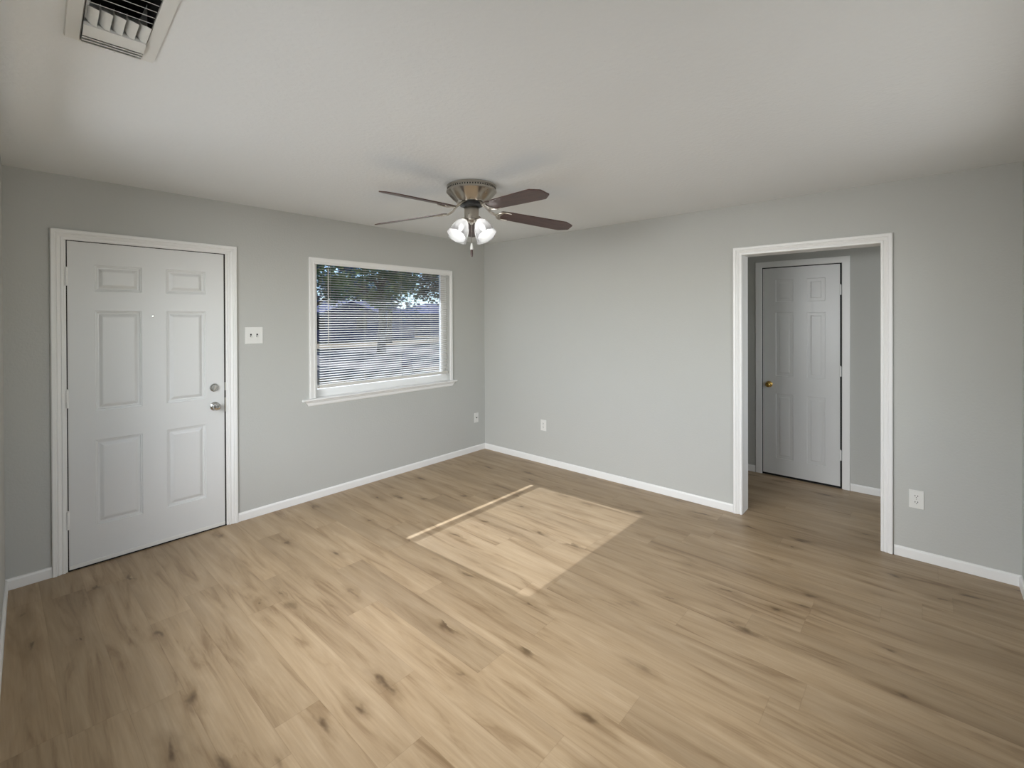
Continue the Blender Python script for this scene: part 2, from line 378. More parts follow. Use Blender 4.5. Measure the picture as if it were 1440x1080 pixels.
# ---------------------------------------------------------------- panel doors
def panel_door(x0, x1, z0, z1, th, cols, rows, outer=0.046):
    """door in its own frame: width along x, front face at y=0 facing -y, thickness towards +y"""
    mb = MB(); bm = mb.bm
    xs = sorted({x0, x1} | {c for p in cols for c in p}); zs = sorted({z0, z1} | {c for p in rows for c in p})
    V = {}
    g = lambda x, y, z: V.setdefault((round(x, 5), round(y, 5), round(z, 5)), None) or V.__setitem__((round(x, 5), round(y, 5), round(z, 5)), bm.verts.new((x, y, z))) or V[(round(x, 5), round(y, 5), round(z, 5))]
    for xa, xb in zip(xs, xs[1:]):
        for za, zb in zip(zs, zs[1:]):
            if (xa, xb) in cols and (za, zb) in rows:
                prev = [g(xa, 0, za), g(xb, 0, za), g(xb, 0, zb), g(xa, 0, zb)]
                for ins, dep in ((0.003, 0.005), (0.010, 0.006), (0.013, 0.012), (0.022, 0.0125), (outer - 0.006, 0.0035), (outer, 0.002)):
                    cur = [bm.verts.new((xa + ins, dep, za + ins)), bm.verts.new((xb - ins, dep, za + ins)), bm.verts.new((xb - ins, dep, zb - ins)), bm.verts.new((xa + ins, dep, zb - ins))]
                    for i in range(4): bm.faces.new((prev[i], prev[(i + 1) % 4], cur[(i + 1) % 4], cur[i]))
                    prev = cur
                bm.faces.new(prev)
            else: bm.faces.new((g(xa, 0, za), g(xb, 0, za), g(xb, 0, zb), g(xa, 0, zb)))
    def strip(pts):
        for (a, b2) in zip(pts, pts[1:]): bm.faces.new((g(a[0], 0, a[1]), g(b2[0], 0, b2[1]), g(b2[0], th, b2[1]), g(a[0], th, a[1])))
    strip([(x, z0) for x in xs]); strip([(x, z1) for x in xs]); strip([(x0, z) for z in zs]); strip([(x1, z) for z in zs])
    bm.faces.new([g(x, th, z0) for x in xs] + [g(x1, th, z) for z in zs[1:]] + [g(x, th, z1) for x in xs[::-1][1:]] + [g(x0, th, z) for z in zs[::-1][1:-1]])
    return mb
def rosette_knob(mb, r, mat, kn=True):
    if kn: prof = [(0, 0), (r * 1.02, 0), (r * 1.05, 0.004), (r * 0.9, 0.009), (r * 0.42, 0.012), (r * 0.38, 0.026), (r * 0.62, 0.034), (r * 0.86, 0.044), (r * 0.88, 0.052), (r * 0.72, 0.060), (r * 0.34, 0.0635), (r * 0.30, 0.0620), (0, 0.0620)]
    else: prof = [(0, 0), (r, 0), (r * 1.02, 0.004), (r * 0.97, 0.012), (r * 0.78, 0.017), (r * 0.72, 0.0155), (0, 0.0155)]
    return mb.lathe(prof, 28, mat)
OUTL = Matrix.Rotation(R(90), 4, 'X')                       # +z axis -> -y
# front door
fd = panel_door(-3.723, -2.846, 0.022, 2.041, 0.044, [(-3.594, -3.349), (-3.210, -2.968)], [(0.245, 0.787), (0.971, 1.612), (1.736, 1.903)], 0.044)
fdo = struct(fd.build('door_1', MD), 'white six-panel front door, closed')
def hinge(x, y, z0, z1, m, parent, leafdir, M4=None):
    mb = MB(); n = 5
    for k in range(n):
        a = z0 + (z1 - z0) * k / n; b2 = z0 + (z1 - z0) * (k + 1) / n - 0.0008
        mb.lathe([(0, a), (0.0068, a), (0.0068, b2), (0, b2)], 12, Matrix.Translation((x, y, 0)))
    mb.lathe([(0, z1), (0.0045, z1 + 0.0005), (0.005, z1 + 0.004), (0, z1 + 0.006)], 12, Matrix.Translation((x, y, 0)))
    return mb
for zc in (1.820, 1.066, 0.318):
    mb = hinge(-3.7275, -0.006, zc - 0.055, zc + 0.055, MD, fdo, 1)
    mb.box(-3.7275, -3.7185, -0.0015, 0.0, zc - 0.055, zc + 0.055); mb.box(-3.738, -3.7275, -0.003, -0.001, zc - 0.055, zc + 0.055)
    mb.build('hinge', MT, fdo, smooth=True)
kb = MB(); rosette_knob(kb, 0.031, Matrix.Translation((-2.911, 0, 0.911)) @ OUTL); k1 = kb.build('door_knob', MCHROME, fdo, True, label='satin chrome round knob')
mb = MB(); mb.box(-2.9125, -2.9095, -0.0645, -0.0615, 0.901, 0.921, 0.0006); mb.build('thumb_turn', MCHROME, k1)
db = MB(); rosette_knob(db, 0.030, Matrix.Translation((-2.915, 0, 1.049)) @ OUTL, False); d1 = db.build('deadbolt', MCHROME, fdo, True, label='satin chrome deadbolt')
mb = MB(); mb.box(-0.0035, 0.0035, -0.030, -0.013, -0.015, 0.015, 0.0015, Matrix.Translation((-2.915, 0, 1.049)) @ Matrix.Rotation(R(28), 4, 'Y')); mb.build('thumb_turn', MNICK, d1)
mb = MB(); mb.lathe([(0, 0), (0.0075, 0), (0.0075, 0.003), (0.0045, 0.004), (0.004, 0.0025), (0, 0.0025)], 20, Matrix.Translation((-3.288, 0, 1.578)) @ OUTL); mb.build('peephole', MCHROME, fdo, True)
mb = MB(); mb.box(-3.723, -2.846, -0.006, 0.0, 0.020, 0.034, 0.0015); mb.box(-3.723, -2.846, -0.003, 0.004, 0.010, 0.020); mb.build('door_sweep', MPLATE, fdo)
# jamb, stop and threshold behind the door
mb = MB()
mb.box(DX0, -3.729, 0.0, T, 0.0, DZ); mb.box(-2.834, DX1, 0.0, T, 0.0, DZ); mb.box(-3.729, -2.834, 0.0, T, 2.047, DZ)
mb.box(-3.729, -3.715, 0.047, 0.062, 0.0, 2.047); mb.box(-2.852, -2.834, 0.047, 0.062, 0.0, 2.047); mb.box(-3.729, -2.834, 0.047, 0.062, 2.03, 2.047)
jb = mb.build('jamb', MT, t1)
mb = MB(); mb.box(-3.729, -3.7235, 0.004, 0.047, 0.0, 2.047); mb.box(-2.8455, -2.834, 0.006, 0.047, 0.012, 2.047); mb.box(-3.729, -2.834, 0.004, 0.047, 2.0415, 2.047); mb.build('weatherstrip', MRUB, t1, label='dark foam weatherstrip in the door gap')
mb = MB(); mb.box(-2.8415, -2.8345, 0.001, 0.006, 0.86, 0.965); mb.box(-2.8415, -2.8345, 0.001, 0.006, 1.02, 1.08); mb.build('strike_plate', MNICK, t1, label='dull metal strike plates')
mb = MB(); mb.box(-3.729, -2.834, 0.0, T, 0.0, 0.008); mb.build('threshold', MDARK, t1, label='dark threshold under the front door')

# hall door: built along x then turned to face -x
HM = Matrix.Translation((SX - 0.006, 0, 0)) @ Matrix.Rotation(R(-90), 4, 'Z')     # x -> -y , -y -> -x
hd = panel_door(2.668, 3.284, 0.020, 2.036, 0.004, [(2.779, 2.924), (3.033, 3.175)], [(0.178, 0.808), (0.984, 1.600), (1.705, 1.919)], 0.036)
bmesh.ops.transform(hd.bm, matrix=HM, verts=hd.bm.verts[:])
hdo = struct(hd.build('door_2', MD), 'narrow white six-panel hall door, closed')
mb = MB(); mb.box(SX - 0.0016, SX - 0.0004, -3.296, -2.661, 0.001, 2.045); mb.build('gap_shade', MDARK, hdo, label='black sheet painted as the shade in the gap around the hall door')  # thin black sheet behind the door, its colour standing for the gap's shade
kb = MB(); rosette_knob(kb, 0.028, Matrix.Translation((SX - 0.006, -2.723, 0.896)) @ Matrix.Rotation(R(-90), 4, 'Y')); kb.build('door_knob', MBRASS, hdo, True, label='polished brass knob')
for zc in (1.801, 1.062, 0.303):
    hinge(SX - 0.012, -3.288, zc - 0.045, zc + 0.045, MD, hdo, 1).build('hinge', MT, hdo, smooth=True)

# ---------------------------------------------------------------- window
win = empty('window_1', (-1.352, 0, 0.870)); struct(win, 'white-trimmed window with mini blinds'); wo = Vector((1.352, 0, -0.870))
mb = MB(); casing(mb, WX0, WX1, 2.030, [(0, 0), (0, 0.011), (0.006, 0.014), (0.016, 0.014), (0.020, 0.012), (0.040, 0.016), (0.050, 0.0165), (0.056, 0.014), (0.056, 0)], lambda u, v, d: (u if u < WX1 else WX1 + (u - WX1) * 0.58, -d, v), 0.872)
mb.build('window_casing', MT, win, loc=wo)
mb = MB()
prof = [(0.0, 0.850), (-0.026, 0.850), (-0.033, 0.854), (-0.036, 0.861), (-0.034, 0.867), (-0.028, 0.870), (0.075, 0.870), (0.075, 0.850)]
x0, x1 = -2.246, -0.478
a = [mb.bm.verts.new((x0 if y < 0.0 else x0, y, z)) for y, z in prof[:6] + [(0.0, 0.870)]]
b2 = [mb.bm.verts.new((x1, y, z)) for y, z in prof[:6] + [(0.0, 0.870)]]
mb.bm.faces.new(a); mb.bm.faces.new(b2)
for i in range(7): j = (i + 1) % 7; mb.bm.faces.new((a[i], a[j], b2[j], b2[i]))
mb.box(WX0, WX1, 0.0, 0.075, 0.850, 0.870)
mb.build('window_sill', MT, win, loc=wo)
mb = MB()
pr = [(0, 0.850), (-0.018, 0.850), (-0.018, 0.842), (-0.012, 0.835), (-0.010, 0.815), (-0.006, 0.806), (0, 0.806)]
a = [mb.bm.verts.new((-2.222 + (0.850 - z) * 0.7, y, z)) for y, z in pr]; b2 = [mb.bm.verts.new((-0.500 - (0.850 - z) * 0.7, y, z)) for y, z in pr]
mb.bm.faces.new(a); mb.bm.faces.new(b2)
for i in range(7): j = (i + 1) % 7; mb.bm.faces.new((a[i], a[j], b2[j], b2[i]))
mb.build('window_apron', MT, win, loc=wo)
GX0, GX1, GZ0, GZ1 = -2.082, -0.642, 0.936, 2.045
mb = MB()
for (a_, b_, c_, d_) in ((WX0, GX0, 0.870, WZ1), (GX1, WX1, 0.870, WZ1), (GX0, GX1, 0.870, GZ0), (GX0, GX1, GZ1, WZ1)):
    mb.box(a_, b_, 0.055, 0.085, c_, d_)
mb.box(WX0, WX1, 0.085, T, WZ0, 0.870); mb.box(WX0 - 0.0, WX0 + 0.01, 0.085, T, 0.870, WZ1); mb.box(WX1 - 0.01, WX1, 0.085, T, 0.870, WZ1)
mb.build('window_frame', MT, win, loc=wo)
mb = MB(); mb.box(GX0 - 0.003, GX1 + 0.003, 0.066, 0.069, GZ0 - 0.003, GZ1 + 0.003); mb.build('window_glass', MGLASS, win, loc=wo)

# mini blind
BX0, BX1, BYC = -2.076, -0.574, 0.0265
bl = tag(empty('window_blind', (-1.334, BYC, 0.915)), 'white horizontal mini blind hanging open in the front window', 'blind'); bo = Vector((1.334, -BYC, -0.915))
mb = MB(); mb.box(BX0 - 0.03, BX1 + 0.008, BYC - 0.0125, BYC + 0.0125, 2.034, 2.060, 0.002); mb.build('headrail', MBLIND, bl, loc=bo)
mb = MB(); mb.box(BX0, BX1, BYC - 0.011, BYC + 0.011, 0.945, 0.977, 0.003); mb.build('bottom_rail', MBLIND, bl, loc=bo)
mb = MB(); TILT = R(14); PITCHS = 0.0213; z = 0.992; ns = 0
while z < 2.030:
    a = []; b2 = []
    for k in range(5):
        s_ = -0.0125 + 0.025 * k / 4; crown = 0.0018 * (1 - (s_ / 0.0125) ** 2)
        y = BYC + s_ * math.cos(TILT) - crown * math.sin(TILT); zz = z + s_ * math.sin(TILT) + crown * math.cos(TILT)
        sag = 0.0
        a.append((y, zz)); b2.append((y, zz))
    va = [mb.bm.verts.new((BX0, y, zz)) for y, zz in a] + [mb.bm.verts.new((BX0, y, zz - 0.0004)) for y, zz in a[::-1]]
    vb = [mb.bm.verts.new((BX1, y, zz)) for y, zz in a] + [mb.bm.verts.new((BX1, y, zz - 0.0004)) for y, zz in a[::-1]]
    n = len(va); mb.bm.faces.new(va); mb.bm.faces.new(vb)
    for i in range(n): j = (i + 1) % n; mb.bm.faces.new((va[i], va[j], vb[j], vb[i]))
    z += PITCHS; ns += 1
mb.build('slats', MBLIND, bl, loc=bo)
for x in (-1.975, -1.618, -1.205, -0.805):
    mb = MB()
    for yy in (BYC - 0.0128, BYC + 0.0128): mb.tube([(x, yy, 0.96), (x, yy, 2.036)], 0.0006, 5)
    mb.build('ladder_cord', MBLIND, bl, loc=bo)
mb = MB(); mb.tube([(-2.000, 0.006, 1.995), (-2.001, 0.004, 1.324)], 0.0032, 6); mb.tube([(-2.0, 0.010, 2.040), (-2.0, 0.006, 1.99)], 0.0015, 6)
mb.build('tilt_wand', MBLIND, bl, loc=bo, label='clear white tilt wand')

# ---------------------------------------------------------------- unseen windows, made up to let fill light into room and hall
def added_window(name, rects, m4):
    mb = MB()
    for (u0, u1, v0, v1) in rects: mb.box(u0, u1, -0.03, 0.03, v0, v1, 0.0, m4)
    return struct(mb.build(name, MT))
added_window('added_window_2', [(-0.97, 0.97, 0.8, 0.84), (-0.97, 0.97, 2.06, 2.1), (-0.97, -0.93, 0.84, 2.06), (0.93, 0.97, 0.84, 2.06), (-0.02, 0.02, 0.84, 2.06)], Matrix.Translation((-4.148, -1.925, 0)) @ Matrix.Rotation(R(-87.8), 4, 'Z'))
added_window('added_window_3', [(-1.2, 1.2, 0.8, 0.84), (-1.2, 1.2, 2.06, 2.1), (-1.2, -1.16, 0.84, 2.06), (1.16, 1.2, 0.84, 2.06), (-0.02, 0.02, 0.84, 2.06)], Matrix.Translation((-2.0, YB - 0.08, 0)))
added_window('added_window_4', [(-0.4, 0.4, 0.9, 0.94), (-0.4, 0.4, 1.96, 2.0), (-0.4, -0.36, 0.94, 1.96), (0.36, 0.4, 0.94, 1.96)], Matrix.Translation((0.7, BY - 0.05, 0)))

# ---------------------------------------------------------------- wall plates
def plate(mb, w_, h_, d_=0.006, cx=0.0):
    return mb.box(cx - w_ / 2, cx + w_ / 2, -d_, 0, -h_ / 2, h_ / 2, 0.0022)
def screw(mb, x, z, y=-0.0062): return mb.lathe([(0, 0), (0.0028, 0), (0.0024, 0.0010), (0, 0.0012)], 10, Matrix.Translation((x, y, z)) @ OUTL)
def outlet(loc, rz, label):
    r_ = tag(empty('wall_outlet', loc, rz), label, 'outlet')
    plate(MB(), 0.072, 0.116).build('cover_plate', MPLATE, r_)
    for s_ in (1, -1):
        mb = MB(); c = s_ * 0.0195
        poly = [(0.0165 * math.cos(a_), c + max(-0.0135, min(0.0135, 0.0165 * math.sin(a_)))) for a_ in [2 * math.pi * k / 24 for k in range(24)]]
        mb.prism(poly, (0.004, 0.0075), OUTL); rc = mb.build('receptacle', MPLATE, r_)
        mb = MB()
        for sx in (-1, 1): mb.box(sx * 0.0063 - 0.0016, sx * 0.0063 + 0.0016, -0.0079, -0.0060, c - 0.001, c + 0.0075)
        mb.lathe([(0, 0), (0.0026, 0), (0.0026, 0.0018), (0, 0.0018)], 10, Matrix.Translation((0, -0.0061, c - 0.0075)) @ OUTL)
        mb.build('slots', MSLOT, rc, label='dark plug slots')
    mb = MB(); screw(mb, 0, 0); mb.build('screw', MNICK, r_)
    return r_
outlet((-0.0, -0.868, 0.409), R(-90), 'small white duplex outlet low on the wide bare wall near the room corner')
outlet((-0.0, -3.804, 0.387), R(-90), 'white duplex outlet low on the wall right of the cased hall opening')
jk = tag(empty('cable_jack_plate', (-0.150, 0, 0.392)), 'white wall plate with a single central jack, low beside the room corner below the window', 'wall plate')
plate(MB(), 0.070, 0.112).build('cover_plate', MPLATE, jk)
mb = MB(); mb.lathe([(0, 0), (0.0065, 0), (0.0065, 0.004), (0.0045, 0.0045), (0.0045, 0.011), (0.0, 0.011)], 16, Matrix.Translation((0, -0.0055, 0)) @ OUTL); mb.build('jack', MSLOT, jk, True, label='dark threaded jack')
for z in (0.042, -0.042): mb = MB(); screw(mb, 0, z); mb.build('screw', MNICK, jk)
sw = tag(empty('light_switch', (-2.632, 0, 1.4275)), 'white double toggle light switch plate between the front door and the window', 'light switch')
plate(MB(), 0.134, 0.130).build('cover_plate', MPLATE, sw)
for x in (-0.0235, 0.0235):
    mb = MB(); mb.box(x - 0.006, x + 0.006, -0.0070, -0.004, -0.013, 0.013); so = mb.build('switch_slot', MSLOT, sw, label='grey toggle slot')
    mb = MB(); mb.box(-0.0036, 0.0036, -0.020, 0.0, -0.005, 0.005, 0.001, Matrix.Translation((x, -0.005, -0.003)) @ Matrix.Rotation(R(25), 4, 'X')); mb.build('toggle', MPLATE, so)
    for z in (0.030, -0.030): mb = MB(); screw(mb, x, z); mb.build('screw', MPLATE, sw)

# ---------------------------------------------------------------- ceiling fan
FX, FY = -1.838, -1.632
fan = tag(empty('ceiling_fan', (FX, FY, 2.44)), 'brushed nickel hugger ceiling fan with dark walnut blades and frosted light shades', 'ceiling fan')
Z = lambda z: z - 2.44
CA0 = math.atan2(CAM.y - FY, CAM.x - FX)
def flute(a, z):
    k = max(0.0, min(1.0, (2.394 - (z + 2.44)) / 0.012)) * max(0, min(1, ((z + 2.44) - 2.328) / 0.008 + 0.3))
    return 1 - 0.075 * k * (abs(math.cos((a - CA0) * 5)) ** 1.5)
mb = MB(); mb.lathe([(0, Z(2.4395)), (0.160, Z(2.4395)), (0.166, Z(2.434)), (0.166, Z(2.426)), (0.161, Z(2.424)), (0.161, Z(2.408)), (0.167, Z(2.405)), (0.168, Z(2.396)), (0.163, Z(2.388)), (0.146, Z(2.368)), (0.124, Z(2.346)), (0.106, Z(2.332)), (0.100, Z(2.326)), (0.088, Z(2.324)), (0, Z(2.324))], 160, None, flute)
hs = mb.build('motor_housing', MNICK, fan, True)
mb = MB()
for k in range(60):
    a = 2 * math.pi * k / 60
    mb.box(0.1605, 0.1622, -0.0035, 0.0035, Z(2.4205), Z(2.4115), 0.0, Matrix.Rotation(a, 4, 'Z'))
mb.build('vent_ring', MBLACK, hs, label='ring of dark cooling slots')
mb = MB(); mb.lathe([(0, Z(2.324)), (0.074, Z(2.324)), (0.080, Z(2.320)), (0.078, Z(2.306)), (0.060, Z(2.300)), (0.055, Z(2.294)), (0, Z(2.294))], 40); mb.build('rotor', MBLACK, fan, True, label='black rotor under the housing')
mb = MB(); mb.lathe([(0, Z(2.296)), (0.046, Z(2.296)), (0.049, Z(2.292)), (0.048, Z(2.218)), (0.053, Z(2.214)), (0.050, Z(2.206)), (0.030, Z(2.198)), (0.012, Z(2.192)), (0.008, Z(2.182)), (0, Z(2.181))], 40); swh = mb.build('switch_housing', MNICK, fan, True)
ZR, ZT_, RT_ = 2.268, 2.234, 0.733
DROOP = math.atan2(ZR - ZT_, RT_ - 0.2)
def blade_objs(first=None):
    if first: return None
    mb = MB()
    half = [(0.195, 0.040), (0.205, 0.050), (0.235, 0.0565), (0.40, 0.062), (0.62, 0.0675), (0.668, 0.068), (0.676, 0.065), (0.728, 0.036), (RT_, 0.031)]
    poly = [(r_, wd) for r_, wd in half] + [(r_, -wd) for r_, wd in half[::-1]]
    mb.prism(poly, (-0.003, 0.003))
    bld = mb.build('blade', MWALNUT, fan, label='dark walnut blade')
    # arm in blade frame (x outward)
    br = MB()
    pts = [(0.060, 0.0, 0.052), (0.085, 0, 0.046), (0.110, 0, 0.030), (0.135, 0, 0.008), (0.160, 0, -0.004), (0.185, 0, -0.008)]
    for s_ in (-1, 1): br.tube([(x, s_ * 0.008, z) for x, y, z in pts], 0.0048, 8)
    for s_ in (-1, 1):
        br.tube([(0.175, s_ * 0.006, -0.008), (0.186, s_ * 0.030, -0.008), (0.205, s_ * 0.047, -0.007), (0.235, s_ * 0.053, -0.0065), (0.268, s_ * 0.048, -0.006)], [0.006, 0.0065, 0.006, 0.005, 0.003], 8)
    br.prism([(0.170, -0.014), (0.200, -0.034), (0.214, -0.034), (0.204, 0.0), (0.214, 0.034), (0.200, 0.034), (0.170, 0.014)], (-0.0085, -0.0035))
    for (x, y) in ((0.228, -0.05), (0.228, 0.05), (0.20, 0.0)): br.lathe([(0, 0), (0.005, 0), (0.004, -0.003), (0, -0.004)], 10, Matrix.Translation((x, y, -0.009)))
    bro = br.build('blade_bracket', MNICK, bld, True, label='brushed nickel curved bracket')
    return bld, bro
bld, bro = blade_objs()
PB = 12.5
for i in range(5):
    if i == 0: bb_, rr_ = bld, bro
    else:
        bb_ = bld.copy(); col.objects.link(bb_); rr_ = bro.copy(); col.objects.link(rr_); rr_.parent = bb_
    A = R((183.0, 114.0, 258.0, 330.0, 42.0)[i])
    m = Matrix.Translation((0, 0, Z(ZR) + math.tan(DROOP) * 0.2)) @ Matrix.Rotation(A, 4, 'Z') @ Matrix.Rotation(DROOP + R((-1.4, 0, 0, 2.6, 0)[i]), 4, 'Y') @ Matrix.Rotation(R(-PB), 4, 'X')
    bb_.parent = fan; bb_.matrix_local = m
    rr_.matrix_local = Matrix()
# light kit
CA = math.atan2(CAM.y - FY, CAM.x - FX)
shade_prof = [(0.022, 0.0), (0.032, -0.008), (0.044, -0.026), (0.053, -0.052), (0.058, -0.078), (0.061, -0.100), (0.066, -0.124), (0.0655, -0.124), (0.0600, -0.100), (0.057, -0.078), (0.052, -0.052), (0.043, -0.026), (0.031, -0.008)]
for k, da in enumerate((48, -48, 132, -132)):
    a = CA + R(da)
    m = Matrix.Translation((0.062 * math.cos(a), 0.062 * math.sin(a), Z(2.203))) @ Matrix.Rotation(a, 4, 'Z') @ Matrix.Rotation(R(-33), 4, 'Y')
    mb = MB(); mb.lathe([(0, 0.004), (0.018, 0.004), (0.026, -0.001), (0.027, -0.010), (0.022, -0.012), (0, -0.012)], 24, m)
    mb.tube([(0.03 * math.cos(a), 0.03 * math.sin(a), Z(2.207)), tuple(m @ Vector((0, 0, 0.0)))], 0.009, 8)
    ft = mb.build('shade_fitter', MNICK, fan, True)
    mb = MB(); mb.lathe(shade_prof, 32, m @ Matrix.Translation((0, 0, -0.006)), lambda an, z: 1 + (0.03 * math.cos(an * 8) if z < -0.12 else 0)); mb.build('lamp_shade', MFROST, ft, True, label='frosted glass bell shade')
    mb = MB(); mb.lathe([(0, -0.015), (0.011, -0.018), (0.012, -0.032), (0.021, -0.050), (0.024, -0.064), (0.021, -0.078), (0.012, -0.086), (0, -0.088)], 20, m); mb.build('bulb', MBULB, ft, True, label='glowing white bulb')
# pull chains
def chain(px, py, z0, z1, fob):
    mb = MB(); z = z0
    mb.tube([(px, py, Z(z0)), (px, py, Z(z1))], 0.0014, 5)
    while z > z1: mb.lathe([(0, Z(z) + 0.0016), (0.0024, Z(z)), (0, Z(z) - 0.0016)], 6, Matrix.Translation((px, py, 0))); z -= 0.0045
    ch = mb.build('pull_chain', MNICK, fan, True)
    mb = MB(); mb.lathe([(0, Z(z1)), (0.005, Z(z1) - 0.002), (0.011, Z(z1) - 0.034), (0.010, Z(z1) - 0.042), (0, Z(z1) - 0.043)], 16, Matrix.Translation((px, py, 0))); mb.build('chain_pull', MPLATE, ch, True)
    mb = MB(); mb.lathe([(0, Z(z1) - 0.042), (0.008, Z(z1) - 0.042), (0.009, Z(z1) - 0.070), (0.007, Z(z1) - 0.088), (0, Z(z1) - 0.091)], 16, Matrix.Translation((px, py, 0))); mb.build('chain_tip', MWALNUT, ch, True, label='dark wooden tip')
chain(0.056 * math.cos(CA), 0.056 * math.sin(CA), 2.232, 2.048, True)

# ---------------------------------------------------------------- ceiling vent
vent = tag(empty('ceiling_vent', (-3.780, -2.13, 2.44), R(-3.0)), 'white stamped-metal air register with angled louvres, screwed to the ceiling above the front door', 'air vent')
XL, XR2, YN, YF = -0.118, 0.112, 0.222, -0.300
mb = MB()
zt, zb = -0.002, -0.012
IX0, IX1, IY0, IY1 = XL + 0.040, XR2 - 0.040, YF + 0.035, YN - 0.012
def ringquad(a0, a1, b0, b1):
    A = [mb.bm.verts.new(p) for p in a0]; B = [mb.bm.verts.new(p) for p in b0]
    for i in range(4): mb.bm.faces.new((A[i], A[(i + 1) % 4], B[(i + 1) % 4], B[i]))
rect = lambda x0, x1, y0, y1, z: [(x0, y0, z), (x1, y0, z), (x1, y1, z), (x0, y1, z)]
r0 = rect(XL, XR2, YF, YN, -0.001); r1 = rect(XL + 0.003, XR2 - 0.003, YF + 0.003, YN - 0.003, -0.010); r3 = rect(IX0 - 0.004, IX1 + 0.004, IY0 - 0.004, IY1 + 0.004, -0.010); r4 = rect(IX0, IX1, IY0, IY1, -0.004)
for p, q in ((r0, r1), (r1, r3), (r3, r4)): ringquad(p, None, q, None)
vf = mb.build('frame', MVENT, vent)
mb = MB()
# end bank: three steps of curved slats throwing air towards the window wall
for k in range(3):
    y1_ = IY1 - 0.002 - 0.018 * k
    a = [(y1_, -0.001), (y1_ - 0.003, -0.014), (y1_ - 0.010, -0.022), (y1_ - 0.020, -0.024)]
    va = [mb.bm.verts.new((IX0, y, z)) for y, z in a] + [mb.bm.verts.new((IX0, y, z + 0.0012)) for y, z in a[::-1]]
    vb = [mb.bm.verts.new((IX1, y, z)) for y, z in a] + [mb.bm.verts.new((IX1, y, z + 0.0012)) for y, z in a[::-1]]
    mb.bm.faces.new(va); mb.bm.faces.new(vb)
    for i in range(8): j = (i + 1) % 8; mb.bm.faces.new((va[i], va[j], vb[j], vb[i]))
a = [(IY1 - 0.056, -0.004), (IY1 - 0.058, -0.020), (IY1 - 0.075, -0.026), (IY1 - 0.105, -0.025), (IY1 - 0.130, -0.021)]
va = [mb.bm.verts.new((IX0, y, z)) for y, z in a] + [mb.bm.verts.new((IX0, y, z + 0.0012)) for y, z in a[::-1]]
vb = [mb.bm.verts.new((IX1, y, z)) for y, z in a] + [mb.bm.verts.new((IX1, y, z + 0.0012)) for y, z in a[::-1]]
mb.bm.faces.new(va); mb.bm.faces.new(vb)
for i in range(10): j = (i + 1) % 10; mb.bm.faces.new((va[i], va[j], vb[j], vb[i]))
mb.build('end_louvres', MVENT, vent, True)
ym1 = IY1 - 0.130; ym0 = ym1 - 0.105
mb = MB(); mb.box(IX0, IX1, ym1 - 0.004, ym1 + 0.004, -0.022, -0.012)
n = 5; wv = (IX1 - IX0) / n
for k in range(n):
    xa = IX0 + wv * k
    a = [(xa + wv - 0.001, -0.020), (xa + wv * 0.55, -0.017), (xa + wv * 0.18, -0.004), (xa + wv * 0.10, 0.014)]
    sk = 0.022
    va = [mb.bm.verts.new((x, ym1, z)) for x, z in a] + [mb.bm.verts.new((x, ym1, z + 0.0012)) for x, z in a[::-1]]
    vb = [mb.bm.verts.new((x, ym0 + (sk if i > 1 else 0), z)) for i, (x, z) in enumerate(a)] + [mb.bm.verts.new((x, ym0 + (sk if i < 2 else 0), z + 0.0012)) for i, (x, z) in enumerate(a[::-1])]
    mb.bm.faces.new(va); mb.bm.faces.new(vb)
    for i in range(8): j = (i + 1) % 8; mb.bm.faces.new((va[i], va[j], vb[j], vb[i]))
mb.build('middle_vanes', MVENT, vent, True)
mb = MB(); y = ym0 - 0.006
while y > IY0:
    mb.box(IX0, IX1, -0.0008, 0.0008, -0.008, 0.008, 0.0, Matrix.Translation((0, y, -0.006)) @ Matrix.Rotation(R(-61), 4, 'X')); y -= 0.036
mb.build('cross_louvres', MVENT, vent)
mb = MB()
for (a_, b_, c_, d_) in ((IX0 - 0.001, IX0, IY0, IY1), (IX1, IX1 + 0.001, IY0, IY1)): mb.box(a_, b_, c_, d_, -0.010, 0.10)
mb.box(IX0, IX1, IY0, IY0 + 0.001, 0.0, 0.10); mb.box(IX0, IX1, IY1 - 0.001, IY1, 0.0, 0.10); mb.box(IX0, IX1, IY0, IY1, 0.098, 0.10)
mb.build('duct_boot', MDUCT, vent, label='dark duct opening behind the louvres')
mb = MB(); mb.lathe([(0, 0), (0.005, 0), (0.004, -0.003), (0, -0.004)], 12, Matrix.Translation((0.006, YN - 0.006, -0.010))); mb.build('screw', MBLACK, vent, True)

# ---------------------------------------------------------------- outdoors
GZ = -0.45
def strip(name, x0, x1, y0, y1, z, m, label): return struct(MB().box(x0, x1, y0, y1, z - 0.05, z).build(name, m), label)
MGRASS = noisy('dry_winter_grass', srgb(88, 73, 48), srgb(108, 91, 62), 1.2)
MCONC = noisy('pale_concrete', srgb(74, 67, 63), srgb(86, 77, 73), 0.8)
MASPH = noisy('worn_asphalt', srgb(44, 42, 40), srgb(54, 51, 50), 1.5)
strip('yard_near', -40, 60, T, 11.2, GZ, MGRASS, 'dry grass yard in front of the house')
strip('road', -60, 120, 11.2, 24.0, GZ - 0.01, MCONC, 'pale street beyond the yard')
strip('kerb', -60, 120, 24.0, 24.5, GZ + 0.06, MASPH, 'dark kerb line across the street')
strip('yard_far', -80, 160, 24.5, 120, GZ + 0.02, MGRASS, 'dry grass yards across the street')
# eave and porch soffit of this house
struct(MB().box(-8, 4, T, 0.75, 2.289, 2.40).build('eave', paint('eave_paint', srgb(190, 188, 184), 0.6)), 'roof eave above the window')
